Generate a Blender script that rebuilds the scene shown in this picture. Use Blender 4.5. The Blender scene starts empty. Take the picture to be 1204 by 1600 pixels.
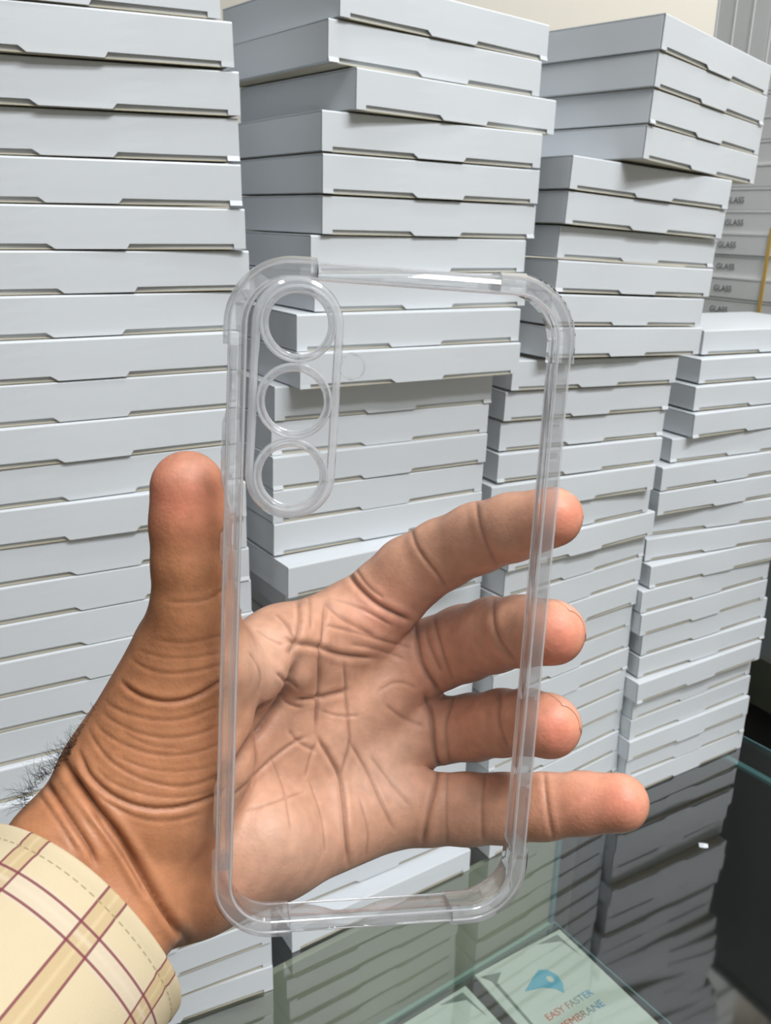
import bpy, bmesh, math, random
import numpy as np
from mathutils import Vector, Matrix

random.seed(7)
rng = np.random.default_rng(11)
scene = bpy.context.scene
col = scene.collection

# ------------------------------------------------------------------ camera
F_PX, PITCH, ROLL, CAM_H = 1355.9, 0.325736, 0.022403, 0.603385
_c, _s = math.cos(ROLL), math.sin(ROLL)
_R0 = np.array([1.0, 0, 0]); FWD = np.array([0, math.cos(PITCH), -math.sin(PITCH)]); _U0 = np.array([0, math.sin(PITCH), math.cos(PITCH)])
RIGHT = _c * _R0 + _s * _U0
UP = -_s * _R0 + _c * _U0
CAM = np.array([0, 0, CAM_H])

def at(x, y, d):
    """world point seen at photo position (x, y), d metres in front of the lens plane"""
    return CAM + (FWD + RIGHT * (x - 602) / F_PX - UP * (y - 800) / F_PX) * d

def on_z(x, y, z):
    q = FWD + RIGHT * (x - 602) / F_PX - UP * (y - 800) / F_PX
    return CAM + q * ((z - CAM_H) / q[2])

cam_data = bpy.data.cameras.new('camera')
cam = bpy.data.objects.new('camera', cam_data); col.objects.link(cam)
cam_data.sensor_fit = 'VERTICAL'; cam_data.sensor_height = 24.0
cam_data.lens = 24.0 * F_PX / 1600
cam_data.clip_start = 0.01; cam_data.clip_end = 50
m = Matrix(((RIGHT[0], UP[0], -FWD[0], CAM[0]), (RIGHT[1], UP[1], -FWD[1], CAM[1]), (RIGHT[2], UP[2], -FWD[2], CAM[2]), (0, 0, 0, 1)))
cam.matrix_world = m
cam_data.dof.use_dof = True
cam_data.dof.focus_distance = 0.26
cam_data.dof.aperture_fstop = 28
scene.camera = cam

# ------------------------------------------------------------------ world, lamps, exposure
world = bpy.data.worlds.new('world'); scene.world = world; world.use_nodes = True
bg = world.node_tree.nodes['Background']
bg.inputs[0].default_value = (0.86, 0.94, 1.0, 1)
bg.inputs[1].default_value = 0.13

def area(name, loc, target, sx, sy, power, color=(1, 1, 1)):
    l = bpy.data.lights.new(name, 'AREA'); l.shape = 'RECTANGLE'; l.size = sx; l.size_y = sy; l.energy = power; l.color = color
    o = bpy.data.objects.new(name, l); col.objects.link(o)
    o.location = loc
    o.rotation_euler = (Vector(target) - Vector(loc)).to_track_quat('-Z', 'Y').to_euler()
    return o
area('ceiling_or_added_lamp', (1.0, -0.25, 2.3), (0.35, 0.6, 0.2), 1.2, 0.22, 46, (0.98, 0.99, 1.0))
area('ceiling_or_added_lamp', (0.95, -0.85, 2.3), (0.25, 0.45, 0.2), 1.2, 0.22, 25, (0.98, 0.99, 1.0))
area('ceiling_or_added_lamp', (0.35, 0.45, 2.3), (0.25, 0.6, 0.0), 1.2, 0.2, 15, (0.97, 0.99, 1.0))
area('ceiling_or_added_lamp', (-0.05, -0.55, 2.3), (0.0, 0.2, 0.3), 1.2, 0.08, 4.5, (0.98, 0.99, 1.0))  # added strip, no known fitting; puts glints on the case rim
area('ceiling_or_added_lamp', (1.1, 1.7, 2.3), (1.1, 1.9, 0.0), 1.2, 0.6, 24, (1.0, 0.98, 0.95))  # added to brighten the back wall and grey cartons, no known source
scene.view_settings.view_transform = 'Standard'
scene.view_settings.look = 'None'
scene.view_settings.gamma = 1.0
scene.view_settings.use_curve_mapping = False
scene.view_settings.exposure = -0.34

# ------------------------------------------------------------------ materials
def srgb(r, g, b):
    def f(c):
        c /= 255.0
        return c / 12.92 if c <= 0.04045 else ((c + 0.055) / 1.055) ** 2.4
    return (f(r), f(g), f(b), 1.0)

def mat(name, color, rough=0.5, spec=0.5, metallic=0.0, noise=0.0, nscale=40.0, bump=0.0, bscale=200.0, coat=0.0):
    m = bpy.data.materials.new(name); m.use_nodes = True
    nt = m.node_tree; b = nt.nodes['Principled BSDF']
    b.inputs['Base Color'].default_value = color
    b.inputs['Roughness'].default_value = rough
    b.inputs['Specular IOR Level'].default_value = spec
    b.inputs['Metallic'].default_value = metallic
    b.inputs['Coat Weight'].default_value = coat
    tc = nt.nodes.new('ShaderNodeTexCoord')
    if noise > 0:
        n = nt.nodes.new('ShaderNodeTexNoise'); n.inputs['Scale'].default_value = nscale; n.inputs['Detail'].default_value = 4
        nt.links.new(tc.outputs['Object'], n.inputs['Vector'])
        mx = nt.nodes.new('ShaderNodeMix'); mx.data_type = 'RGBA'
        mx.inputs[6].default_value = tuple(max(0, c * (1 - noise)) for c in color[:3]) + (1,)
        mx.inputs[7].default_value = tuple(min(1, c * (1 + noise)) for c in color[:3]) + (1,)
        nt.links.new(n.outputs['Fac'], mx.inputs[0]); nt.links.new(mx.outputs[2], b.inputs['Base Color'])
    if bump > 0:
        n2 = nt.nodes.new('ShaderNodeTexNoise'); n2.inputs['Scale'].default_value = bscale; n2.inputs['Detail'].default_value = 3
        nt.links.new(tc.outputs['Object'], n2.inputs['Vector'])
        bp = nt.nodes.new('ShaderNodeBump'); bp.inputs['Strength'].default_value = bump; bp.inputs['Distance'].default_value = 0.0005
        nt.links.new(n2.outputs['Fac'], bp.inputs['Height']); nt.links.new(bp.outputs['Normal'], b.inputs['Normal'])
    return m

def clear_mat(name, tint, ior=1.45, extra=1.0, refract=0.0, rough=0.0, rior=1.2, haze=0.0):
    """thin clear sheet or moulding: lets light straight through, mirrors by Fresnel, optionally bends part of the light"""
    m = bpy.data.materials.new(name); m.use_nodes = True
    nt = m.node_tree; nt.nodes.clear()
    out = nt.nodes.new('ShaderNodeOutputMaterial')
    tr = nt.nodes.new('ShaderNodeBsdfTransparent'); tr.inputs[0].default_value = tint
    gl = nt.nodes.new('ShaderNodeBsdfGlossy'); gl.inputs['Roughness'].default_value = rough
    fr = nt.nodes.new('ShaderNodeFresnel'); fr.inputs[0].default_value = ior
    body = tr.outputs[0]
    if refract > 0:
        rf = nt.nodes.new('ShaderNodeBsdfRefraction'); rf.inputs['IOR'].default_value = rior; rf.inputs['Roughness'].default_value = 0.02
        rf.inputs['Color'].default_value = tint
        mr = nt.nodes.new('ShaderNodeMixShader'); mr.inputs[0].default_value = refract
        nt.links.new(tr.outputs[0], mr.inputs[1]); nt.links.new(rf.outputs[0], mr.inputs[2])
        body = mr.outputs[0]
    if haze > 0:
        df = nt.nodes.new('ShaderNodeBsdfDiffuse'); tl = nt.nodes.new('ShaderNodeBsdfTranslucent')
        for n_ in (df, tl): n_.inputs[0].default_value = (0.92, 0.95, 1.0, 1)
        m1 = nt.nodes.new('ShaderNodeMixShader'); m1.inputs[0].default_value = 0.5
        nt.links.new(df.outputs[0], m1.inputs[1]); nt.links.new(tl.outputs[0], m1.inputs[2])
        mh = nt.nodes.new('ShaderNodeMixShader'); mh.inputs[0].default_value = haze
        nt.links.new(body, mh.inputs[1]); nt.links.new(m1.outputs[0], mh.inputs[2])
        body = mh.outputs[0]
    mu = nt.nodes.new('ShaderNodeMath'); mu.operation = 'MULTIPLY'; mu.inputs[1].default_value = extra; mu.use_clamp = True
    geo = nt.nodes.new('ShaderNodeNewGeometry')      # mirror only on the way in; no trapped light in the thin sheet
    inv = nt.nodes.new('ShaderNodeMath'); inv.operation = 'SUBTRACT'; inv.inputs[0].default_value = 1.0
    nt.links.new(geo.outputs['Backfacing'], inv.inputs[1])
    m2 = nt.nodes.new('ShaderNodeMath'); m2.operation = 'MULTIPLY'
    nt.links.new(fr.outputs[0], m2.inputs[0]); nt.links.new(inv.outputs[0], m2.inputs[1])
    nt.links.new(m2.outputs[0], mu.inputs[0])
    mx = nt.nodes.new('ShaderNodeMixShader')
    nt.links.new(mu.outputs[0], mx.inputs[0]); nt.links.new(body, mx.inputs[1]); nt.links.new(gl.outputs[0], mx.inputs[2])
    nt.links.new(mx.outputs[0], out.inputs[0])
    return m

M = {}
M['card_white'] = mat('white coated card', srgb(207, 212, 217), 0.42, 0.5, noise=0.02, nscale=25, bump=0.05, bscale=350)
M['board_cream'] = mat('raw cream board', srgb(198, 191, 172), 0.8, 0.2)
M['card_grey'] = mat('grey carton', srgb(232, 234, 233), 0.55, 0.3, noise=0.03, nscale=20)
M['ink'] = mat('dark grey ink', srgb(118, 120, 122), 0.7, 0.2)
M['strap'] = mat('yellow plastic strap', srgb(214, 176, 96), 0.45, 0.4)
M['wall'] = mat('cream wall paint', srgb(230, 226, 215), 0.8, 0.2, noise=0.02, nscale=6)
M['ceiling'] = mat('white ceiling paint', srgb(240, 240, 238), 0.8, 0.2)
M['floor'] = mat('dark floor', srgb(50, 48, 46), 0.6, 0.3, noise=0.2, nscale=8)
M['cab_grey'] = mat('grey laminate', srgb(120, 126, 128), 0.5, 0.4, noise=0.05, nscale=15)
M['cab_black'] = mat('black laminate', srgb(48, 48, 44), 0.5, 0.4, noise=0.2, nscale=12)
M['cab_dark'] = mat('dark laminate', srgb(108, 106, 99), 0.5, 0.4, noise=0.2, nscale=12)
M['cab_band'] = mat('brown green trim', srgb(70, 72, 62), 0.4, 0.5, noise=0.2, nscale=14)
M['panel_pale'] = mat('pale grey green panel', srgb(158, 160, 142), 0.7, 0.2, noise=0.05, nscale=10)
M['metal'] = mat('brushed aluminium', srgb(150, 156, 156), 0.4, 0.5, metallic=0.8)
M['edge_green'] = mat('green polished glass edge', srgb(140, 168, 156), 0.2, 0.6)
M['edge_teal'] = mat('teal glass edge', srgb(96, 140, 146), 0.25, 0.6)
M['glass'] = clear_mat('counter glass', (0.93, 0.96, 0.94, 1), 1.52, 4.6, rough=0.05)
M['shelf_glass'] = clear_mat('shelf glass', (0.92, 0.96, 0.94, 1), 1.45, 0.6)
M['packet'] = mat('white packet film', srgb(206, 214, 206), 0.4, 0.5, noise=0.02, nscale=12)
M['packet_grey'] = mat('grey packet print', srgb(120, 132, 122), 0.5, 0.4)
M['ink_blue'] = mat('blue logo ink', srgb(96, 178, 204), 0.5, 0.4)
M['tpu'] = clear_mat('clear soft plastic sheet', (0.985, 0.985, 0.985, 1), 1.48, 0.9, haze=0.012)
M['tpu_rim'] = clear_mat('clear soft plastic moulding', (0.995, 0.997, 1.0, 1), 1.48, 2.0, refract=0.34, rior=1.2, haze=0.13, rough=0.02)
M['tpu_glint'] = clear_mat('clear plastic edge with painted glint', (0.995, 0.997, 1.0, 1), 1.48, 3.0, refract=0.2, rior=1.25, haze=0.42, rough=0.06)  # milky white in the material stands in for light caught at edges

# ------------------------------------------------------------------ helpers
def link(o, parent=None):
    col.objects.link(o)
    if parent is not None:
        o.parent = parent
    return o

def tag(o, label=None, cat=None, group=None, kind=None):
    if label: o['label'] = label
    if cat: o['category'] = cat
    if group: o['group'] = group
    if kind: o['kind'] = kind
    return o

def empty(name, loc=(0, 0, 0)):
    o = bpy.data.objects.new(name, None); o.empty_display_size = 0.02
    o.location = loc
    return link(o)

def mesh_obj(name, verts, faces, material, parent=None, smooth=False):
    me = bpy.data.meshes.new(name)
    me.from_pydata([tuple(map(float, v)) for v in verts], [], [tuple(map(int, f)) for f in faces])
    me.materials.append(material)
    me.update()
    bm = bmesh.new(); bm.from_mesh(me); bmesh.ops.recalc_face_normals(bm, faces=bm.faces); bm.to_mesh(me); bm.free()
    if smooth:
        me.polygons.foreach_set('use_smooth', [True] * len(me.polygons))
    o = bpy.data.objects.new(name, me)
    return link(o, parent)

def bake(o):
    """replace an object's mesh by its evaluated (modifiers applied) mesh"""
    dg = bpy.context.evaluated_depsgraph_get(); dg.update()
    me = bpy.data.meshes.new_from_object(o.evaluated_get(dg))
    me.name = o.name
    o.modifiers.clear(); o.data = me
    return o

def box_obj(name, x0, x1, y0, y1, z0, z1, material, parent=None, bevel=0.0, frame=None):
    v = [(x, y, z) for x in (x0, x1) for y in (y0, y1) for z in (z0, z1)]
    if frame is not None:
        v = [tuple(frame(*p)) for p in v]
    f = [(0, 1, 3, 2), (4, 6, 7, 5), (0, 4, 5, 1), (2, 3, 7, 6), (0, 2, 6, 4), (1, 5, 7, 3)]
    o = mesh_obj(name, v, f, material, parent)
    if bevel:
        b = o.modifiers.new('b', 'BEVEL'); b.width = bevel; b.segments = 2; bake(o)
    return o

def extrude_poly(name, loops, thick, material, parent=None):
    """flat plate with holes: loops = list of 2D point lists, first is the outline"""
    cu = bpy.data.curves.new(name, 'CURVE'); cu.dimensions = '2D'; cu.fill_mode = 'BOTH'; cu.extrude = thick / 2
    for lp in loops:
        sp = cu.splines.new('POLY'); sp.points.add(len(lp) - 1); sp.use_cyclic_u = True
        for p, q in zip(sp.points, lp): p.co = (q[0], q[1], 0, 1)
    o = bpy.data.objects.new(name, cu); col.objects.link(o)
    dg = bpy.context.evaluated_depsgraph_get(); dg.update()
    me = bpy.data.meshes.new_from_object(o.evaluated_get(dg)); me.name = name
    bpy.data.objects.remove(o)
    me.materials.clear(); me.materials.append(material)
    r = bpy.data.objects.new(name, me)
    return link(r, parent)

def text_mesh(name, body, size, material, parent=None, align='LEFT', depth=0.0001):
    cu = bpy.data.curves.new(name, 'FONT'); cu.body = body; cu.size = size; cu.extrude = depth; cu.align_x = align
    o = bpy.data.objects.new(name, cu); col.objects.link(o)
    dg = bpy.context.evaluated_depsgraph_get(); dg.update()
    me = bpy.data.meshes.new_from_object(o.evaluated_get(dg)); me.name = name
    bpy.data.objects.remove(o)
    me.materials.clear(); me.materials.append(material)
    r = bpy.data.objects.new(name, me)
    return link(r, parent)

ORD = ['', 'first', 'second', 'third', 'fourth', 'fifth', 'sixth', 'seventh', 'eighth', 'ninth', 'tenth', 'eleventh', 'twelfth', 'thirteenth',
       'fourteenth', 'fifteenth', 'sixteenth', 'seventeenth', 'eighteenth', 'nineteenth', 'twentieth']

# ------------------------------------------------------------------ setting
o = box_obj('floor', -4, 4, -3, 4.2, -0.95, -0.9, M['floor']); tag(o, kind='structure')
o = box_obj('wall_back', -4, 4, 2.6, 2.7, -0.9, 2.6, M['wall']); tag(o, kind='structure')

o = box_obj('ceiling', -2.2, 2.6, -2.4, 2.6, 2.45, 2.5, M['ceiling']); tag(o, kind='structure')
o = box_obj('wall_right', 2.6, 2.7, -2.4, 2.6, -0.9, 2.45, M['wall']); tag(o, kind='structure')
o = box_obj('wall_front', -2.2, 2.6, -2.5, -2.4, -0.9, 2.45, M['wall']); tag(o, kind='structure')

# counter frame: s along the row of stacks, b backwards, z up; origin where the row line meets the third stack's base
ROW_A = np.array([0.0949, 0.6998]); ROW_D = np.array([0.8127, 0.5826]); ROW_B = np.array([-0.5826, 0.8127])
def row(s, b, z):
    p = ROW_A + ROW_D * s + ROW_B * b
    return (p[0], p[1], z)
S_END = 0.432
counter = empty('display_counter', row(0, 0, -0.9)); tag(counter, 'glass topped display counter under all the white box stacks', 'counter')
PAR = Matrix.Translation(Vector(row(0, 0, -0.9))).inverted()
def crow(s, b, z):
    return tuple(PAR @ Vector(row(s, b, z)))
box_obj('glass_top', -0.75, S_END, -0.62, 0.24, -0.008, 0.0, M['glass'], counter, frame=crow)
box_obj('glass_edge', S_END, S_END + 0.0015, -0.62, 0.24, -0.008, 0.0, M['edge_teal'], counter, frame=crow)
box_obj('end_pane', S_END - 0.046, S_END - 0.040, -0.62, 0.22, -0.555, -0.0085, M['shelf_glass'], counter, frame=crow)
box_obj('pane_edge', S_END - 0.047, S_END - 0.039, -0.62, 0.22, -0.0125, -0.0085, M['edge_teal'], counter, frame=crow)
box_obj('back_panel', -0.75, 0.122, 0.004, 0.010, -0.355, -0.009, M['panel_pale'], counter, frame=crow)
box_obj('panel_end', 0.122, 0.127, 0.0, 0.012, -0.355, -0.009, M['edge_teal'], counter, frame=crow)
box_obj('glass_shelf', -0.75, 0.127, -0.60, 0.0, -0.143, -0.137, M['shelf_glass'], counter, frame=crow)
box_obj('shelf_edge', -0.75, 0.127, -0.0005, 0.0035, -0.1432, -0.1368, M['edge_green'], counter, frame=crow)
box_obj('shelf_end', 0.127, 0.1285, -0.60, 0.0, -0.143, -0.137, M['edge_teal'], counter, frame=crow)
box_obj('base_cabinet', -0.75, S_END - 0.005, -0.6, 0.22, -0.9, -0.56, M['cab_dark'], counter, frame=crow)
box_obj('rear_panel', -0.75, S_END - 0.005, 0.222, 0.236, -0.56, -0.009, M['cab_dark'], counter, frame=crow)
box_obj('front_rail', -0.75, S_END - 0.005, -0.618, -0.604, -0.56, -0.009, M['cab_dark'], counter, frame=crow)
STACKS = {
 1: [
  (-0.1882,0.5299,0.7103,1.063,-0.0242,0.9960),
  (-0.1822,0.5330,0.6850,1.077,-0.0227,0.9960),
  (-0.1811,0.5388,0.6593,1.109,-0.0183,0.9960),
  (-0.1834,0.5417,0.6337,1.123,-0.0145,0.9960),
  (-0.1822,0.5404,0.6080,1.112,-0.0094,0.9960),
  (-0.1799,0.5404,0.5822,1.087,-0.0043,0.9960),
  (-0.1771,0.5422,0.5567,1.048,-0.0014,0.9960),
  (-0.1847,0.5367,0.5312,1.010,0.0021,0.9960),
  (-0.1829,0.5324,0.5058,1.027,0.0033,0.9960),
  (-0.1838,0.5321,0.4805,1.028,0.0040,0.9960),
  (-0.1834,0.5303,0.4552,1.012,0.0043,0.9960),
  (-0.1831,0.5322,0.4299,1.016,0.0049,0.9960),
  (-0.1822,0.5279,0.4046,1.065,0.0065,0.9960),
  (-0.1826,0.5306,0.3794,1.050,0.0059,0.9960),
  (-0.1813,0.5307,0.3541,1.046,0.0061,0.9960),
  (-0.1804,0.5309,0.3288,1.042,0.0058,0.9960),
  (-0.1791,0.5300,0.3036,1.050,0.0054,0.9960),
  (-0.1829,0.5278,0.2783,1.058,0.0049,0.9960),
  (-0.1828,0.5279,0.2530,1.068,0.0046,0.9960),
  (-0.1808,0.5244,0.2278,1.067,0.0041,0.9960),
  (-0.1788,0.5208,0.2025,1.066,0.0035,0.9960),
  (-0.1768,0.5173,0.1772,1.065,0.0030,0.9960),
  (-0.1747,0.5138,0.1519,1.063,0.0025,0.9960),
  (-0.1727,0.5103,0.1266,1.062,0.0020,0.9960),
  (-0.1707,0.5068,0.1014,1.061,0.0015,0.9960),
  (-0.1687,0.5033,0.0761,1.060,0.0010,0.9960),
  (-0.1696,0.5041,0.0508,1.083,0.0007,0.9960),
  (-0.1706,0.5074,0.0256,1.098,0.0003,0.9960),
  (-0.1714,0.5094,0.0003,1.131,0.0000,0.9960),
 ],
 2: [
  (0.0396,0.6705,0.7202,0.878,0.0156,0.9960),
  (0.0337,0.6671,0.6948,0.900,0.0125,0.9960),
  (0.0500,0.6754,0.6689,0.877,0.0088,0.9960),
  (0.0333,0.6642,0.6433,0.965,0.0081,0.9960),
  (0.0336,0.6650,0.6175,0.962,0.0079,0.9960),
  (0.0330,0.6670,0.5917,0.960,0.0084,0.9960),
  (0.0259,0.6643,0.5662,0.973,0.0106,0.9960),
  (0.0282,0.6581,0.5408,0.961,0.0134,0.9960),
  (0.0197,0.6401,0.5156,1.004,0.0134,0.9960),
  (0.0216,0.6346,0.4909,0.990,0.0173,0.9720),
  (0.0026,0.6434,0.4660,0.985,0.0249,0.9720),
  (0.0003,0.6429,0.4415,0.993,0.0234,0.9720),
  (0.0008,0.6389,0.4171,0.981,0.0248,0.9720),
  (-0.0002,0.6387,0.3922,0.966,0.0303,0.9720),
  (-0.0001,0.6379,0.3678,0.966,0.0303,0.9720),
  (0.0111,0.6216,0.3432,0.950,0.0231,0.9520),
  (0.0054,0.6502,0.3186,0.955,0.0181,0.9520),
  (0.0094,0.6711,0.2940,0.955,0.0130,0.9520),
  (0.0084,0.6692,0.2696,0.955,0.0119,0.9520),
  (0.0054,0.6658,0.2451,0.955,0.0108,0.9520),
  (0.0043,0.6639,0.2206,0.955,0.0097,0.9520),
  (0.0062,0.6640,0.1961,0.955,0.0086,0.9520),
  (0.0055,0.6623,0.1717,0.955,0.0075,0.9520),
  (0.0049,0.6606,0.1472,0.955,0.0064,0.9520),
  (0.0042,0.6590,0.1227,0.955,0.0053,0.9520),
  (0.0028,0.6584,0.0982,0.968,0.0042,0.9520),
  (0.0034,0.6593,0.0738,0.983,0.0031,0.9520),
  (0.0018,0.6588,0.0493,0.998,0.0020,0.9520),
  (0.0003,0.6583,0.0248,1.013,0.0010,0.9520),
  (0.0090,0.6414,0.0003,0.988,-0.0004,0.9520),
 ],
 3: [
  (0.2692,0.8027,0.7228,0.790,0.0649,0.9960),
  (0.2682,0.8030,0.6976,0.801,0.0637,0.9960),
  (0.2683,0.8049,0.6722,0.805,0.0611,0.9960),
  (0.2672,0.8047,0.6469,0.815,0.0588,0.9960),
  (0.2196,0.7767,0.6231,1.001,0.0564,0.9960),
  (0.2185,0.7785,0.5975,0.999,0.0533,0.9960),
  (0.2157,0.7846,0.5717,1.004,0.0482,0.9960),
  (0.2147,0.7785,0.5454,0.995,0.0478,0.9960),
  (0.2102,0.7745,0.5191,0.978,0.0484,0.9960),
  (0.2100,0.7710,0.4929,0.989,0.0456,0.9960),
  (0.1854,0.7646,0.4666,1.041,0.0364,0.9960),
  (0.1816,0.7663,0.4405,1.048,0.0311,0.9960),
  (0.1796,0.7682,0.4144,1.052,0.0257,0.9960),
  (0.1788,0.7626,0.3883,1.049,0.0238,0.9960),
  (0.1737,0.7557,0.3622,1.048,0.0157,0.9960),
  (0.1777,0.7611,0.3362,0.989,0.0139,0.9960),
  (0.1881,0.7622,0.3102,0.956,0.0124,0.9960),
  (0.1851,0.7678,0.2846,0.934,0.0091,0.9960),
  (0.1836,0.7651,0.2589,0.938,0.0064,0.9960),
  (0.1814,0.7623,0.2333,0.942,0.0036,0.9960),
  (0.1794,0.7634,0.2076,0.934,0.0013,0.9960),
  (0.1806,0.7650,0.1819,0.933,-0.0011,0.9960),
  (0.1817,0.7648,0.1562,0.937,-0.0034,0.9960),
  (0.1811,0.7647,0.1305,0.937,-0.0057,0.9960),
  (0.1820,0.7656,0.1048,0.937,-0.0078,0.9960),
  (0.1826,0.7679,0.0791,0.932,-0.0101,0.9960),
  (0.1823,0.7664,0.0533,0.937,-0.0113,0.9960),
  (0.1852,0.7688,0.0270,0.937,-0.0073,0.9960),
  (0.1900,0.7670,0.0004,0.953,-0.0005,0.9960),
 ],
 4: [
  (0.4056,0.9203,0.4802,1.192,-0.0054,0.9680),
  (0.3980,0.9048,0.4546,1.146,-0.0093,0.9680),
  (0.3924,0.8952,0.4291,1.139,-0.0111,0.9680),
  (0.3902,0.8901,0.4036,1.094,-0.0137,0.9680),
  (0.3740,0.8851,0.3781,1.162,-0.0145,0.9680),
  (0.3611,0.8733,0.3526,1.114,-0.0176,0.9680),
  (0.3613,0.8711,0.3272,1.129,-0.0176,0.9680),
  (0.3581,0.8728,0.3018,1.224,-0.0159,0.9680),
  (0.3572,0.8687,0.2764,1.182,-0.0163,0.9680),
  (0.3585,0.8655,0.2510,1.101,-0.0172,0.9680),
  (0.3488,0.8624,0.2256,1.058,-0.0177,0.9680),
  (0.3502,0.8613,0.2003,1.049,-0.0167,0.9680),
  (0.3560,0.8667,0.1752,1.053,-0.0210,0.9680),
  (0.3562,0.8637,0.1500,1.073,-0.0247,0.9680),
  (0.3539,0.8559,0.1247,1.044,-0.0272,0.9680),
  (0.3525,0.8658,0.0997,1.019,-0.0238,0.9680),
  (0.3526,0.8638,0.0750,1.033,-0.0199,0.9680),
  (0.3532,0.8594,0.0504,1.041,-0.0170,0.9680),
  (0.3546,0.8648,0.0252,1.046,-0.0067,0.9680),
  (0.3577,0.8658,0.0002,1.022,-0.0001,0.9680),
 ],
}
# ------------------------------------------------------------------ white boxes
BW, BH, BD = 0.1940, 0.0250, 0.146
TAB_L, TAB_R, EAR, SLOT = (0.3757 - 0.5) * BW, (0.6196 - 0.5) * BW, 0.0085, 0.0034
def lid_mesh(var):
    """lid: top sheet, rounded fold and the front flap with its tuck tab and two corner ears"""
    r_ = random.Random(100 + var)
    r = 0.0011; hw = BW / 2
    xs = [-hw, -hw + EAR - 0.0006, -hw + EAR, -0.030 - 0.02, TAB_L, TAB_L + 0.0012, 0.0, TAB_R - 0.0012, TAB_R, 0.05, hw - EAR, hw - EAR + 0.0006, hw]
    solid0 = [True, False, False, False, True, True, True, True, False, False, False, True]   # bottom strip exists (ears, tab)
    solid0[0] = True
    prof = [(0.0, 0.0004), (0.0, SLOT), (0.0, 0.009), (0.0, 0.016), (0.0, BH - r), (r * 0.3, BH - r * 0.3), (r, BH), (BD * 0.5, BH), (BD, BH)]
    bow = 0.0004 * r_.uniform(0.2, 1.0)
    tabo = r_.choice([0.00005, 0.0001, 0.0002, 0.00035])
    earo = [r_.choice([0, 0, 0, 0.0002, 0.0010]) for _ in range(2)]
    tl_cut = 0.0032 + r_.uniform(-0.0014, 0.0014); tr_cut = 0.0022 + r_.uniform(-0.001, 0.001)
    sag = r_.uniform(-0.0007, 0.0004)
    V = []; idx = {}
    for i, x in enumerate(xs):
        for j, (y, z) in enumerate(prof):
            yy, zz, xx = y, z, x
            if j <= 3: yy -= bow * math.cos(x / hw * 1.5) * (1 - j / 4)
            if 4 <= i <= 8 and j <= 1:
                yy -= 0.00025 + tabo * (1.0 if j == 0 else 0.7)
                if j == 0 and i in (4, 5): xx += tl_cut
                if j == 0 and i in (7, 8): xx -= tr_cut
            if 4 <= i <= 8 and j in (2, 3): yy -= (tabo * 0.4 + 0.00025) * (1 if j == 2 else 0.6)
            if j == 1 and 2 <= i <= 3 or j == 1 and 9 <= i <= 10: zz += sag * 0.4
            if j == 0 and i <= 1: yy -= earo[0]
            if j == 0 and i >= 11: yy -= earo[1]
            idx[i, j] = len(V); V.append((xx, yy, zz))
    Fc = []
    for i in range(len(xs) - 1):
        for j in range(len(prof) - 1):
            if j == 0 and not solid0[i]: continue
            Fc.append((idx[i, j], idx[i + 1, j], idx[i + 1, j + 1], idx[i, j + 1]))
    o = mesh_obj('lid', V, Fc, M['card_white'])
    bm = bmesh.new(); bm.from_mesh(o.data); bmesh.ops.delete(bm, geom=[v for v in bm.verts if not v.link_faces], context='VERTS')
    bm.faces.ensure_lookup_table()
    if sum((f.normal.y < -0.5) for f in bm.faces) < 3: bmesh.ops.reverse_faces(bm, faces=bm.faces)
    bm.to_mesh(o.data); bm.free()
    s = o.modifiers.new('s', 'SOLIDIFY'); s.thickness = 0.00075; s.offset = -1
    bake(o)
    me = o.data; bpy.data.objects.remove(o)
    for p in me.polygons: p.use_smooth = False
    return me

lids = [lid_mesh(v) for v in range(8)]
def body_mesh():
    hw = BW / 2
    o = box_obj('tray', -hw + 0.0001, hw - 0.0001, 0.0016, BD, 0.0006, BH - 0.0008, M['card_white'], bevel=0.0005)
    me = o.data; bpy.data.objects.remove(o); return me
def board_mesh():
    hw = BW / 2
    o = box_obj('base_board', -hw + 0.004, hw - 0.004, 0.0007, BD - 0.001, 0.0001, 0.0008, M['board_cream'])
    me = o.data; bpy.data.objects.remove(o); return me
tray_me, board_me = body_mesh(), board_mesh()
proto = empty('carton_box')
pt = link(bpy.data.objects.new('tray', tray_me), proto)
pl_ = link(bpy.data.objects.new('lid', lids[0]), proto)
pb = link(bpy.data.objects.new('base_board', board_me), proto)
tag(pb, 'cream board edge')

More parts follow.
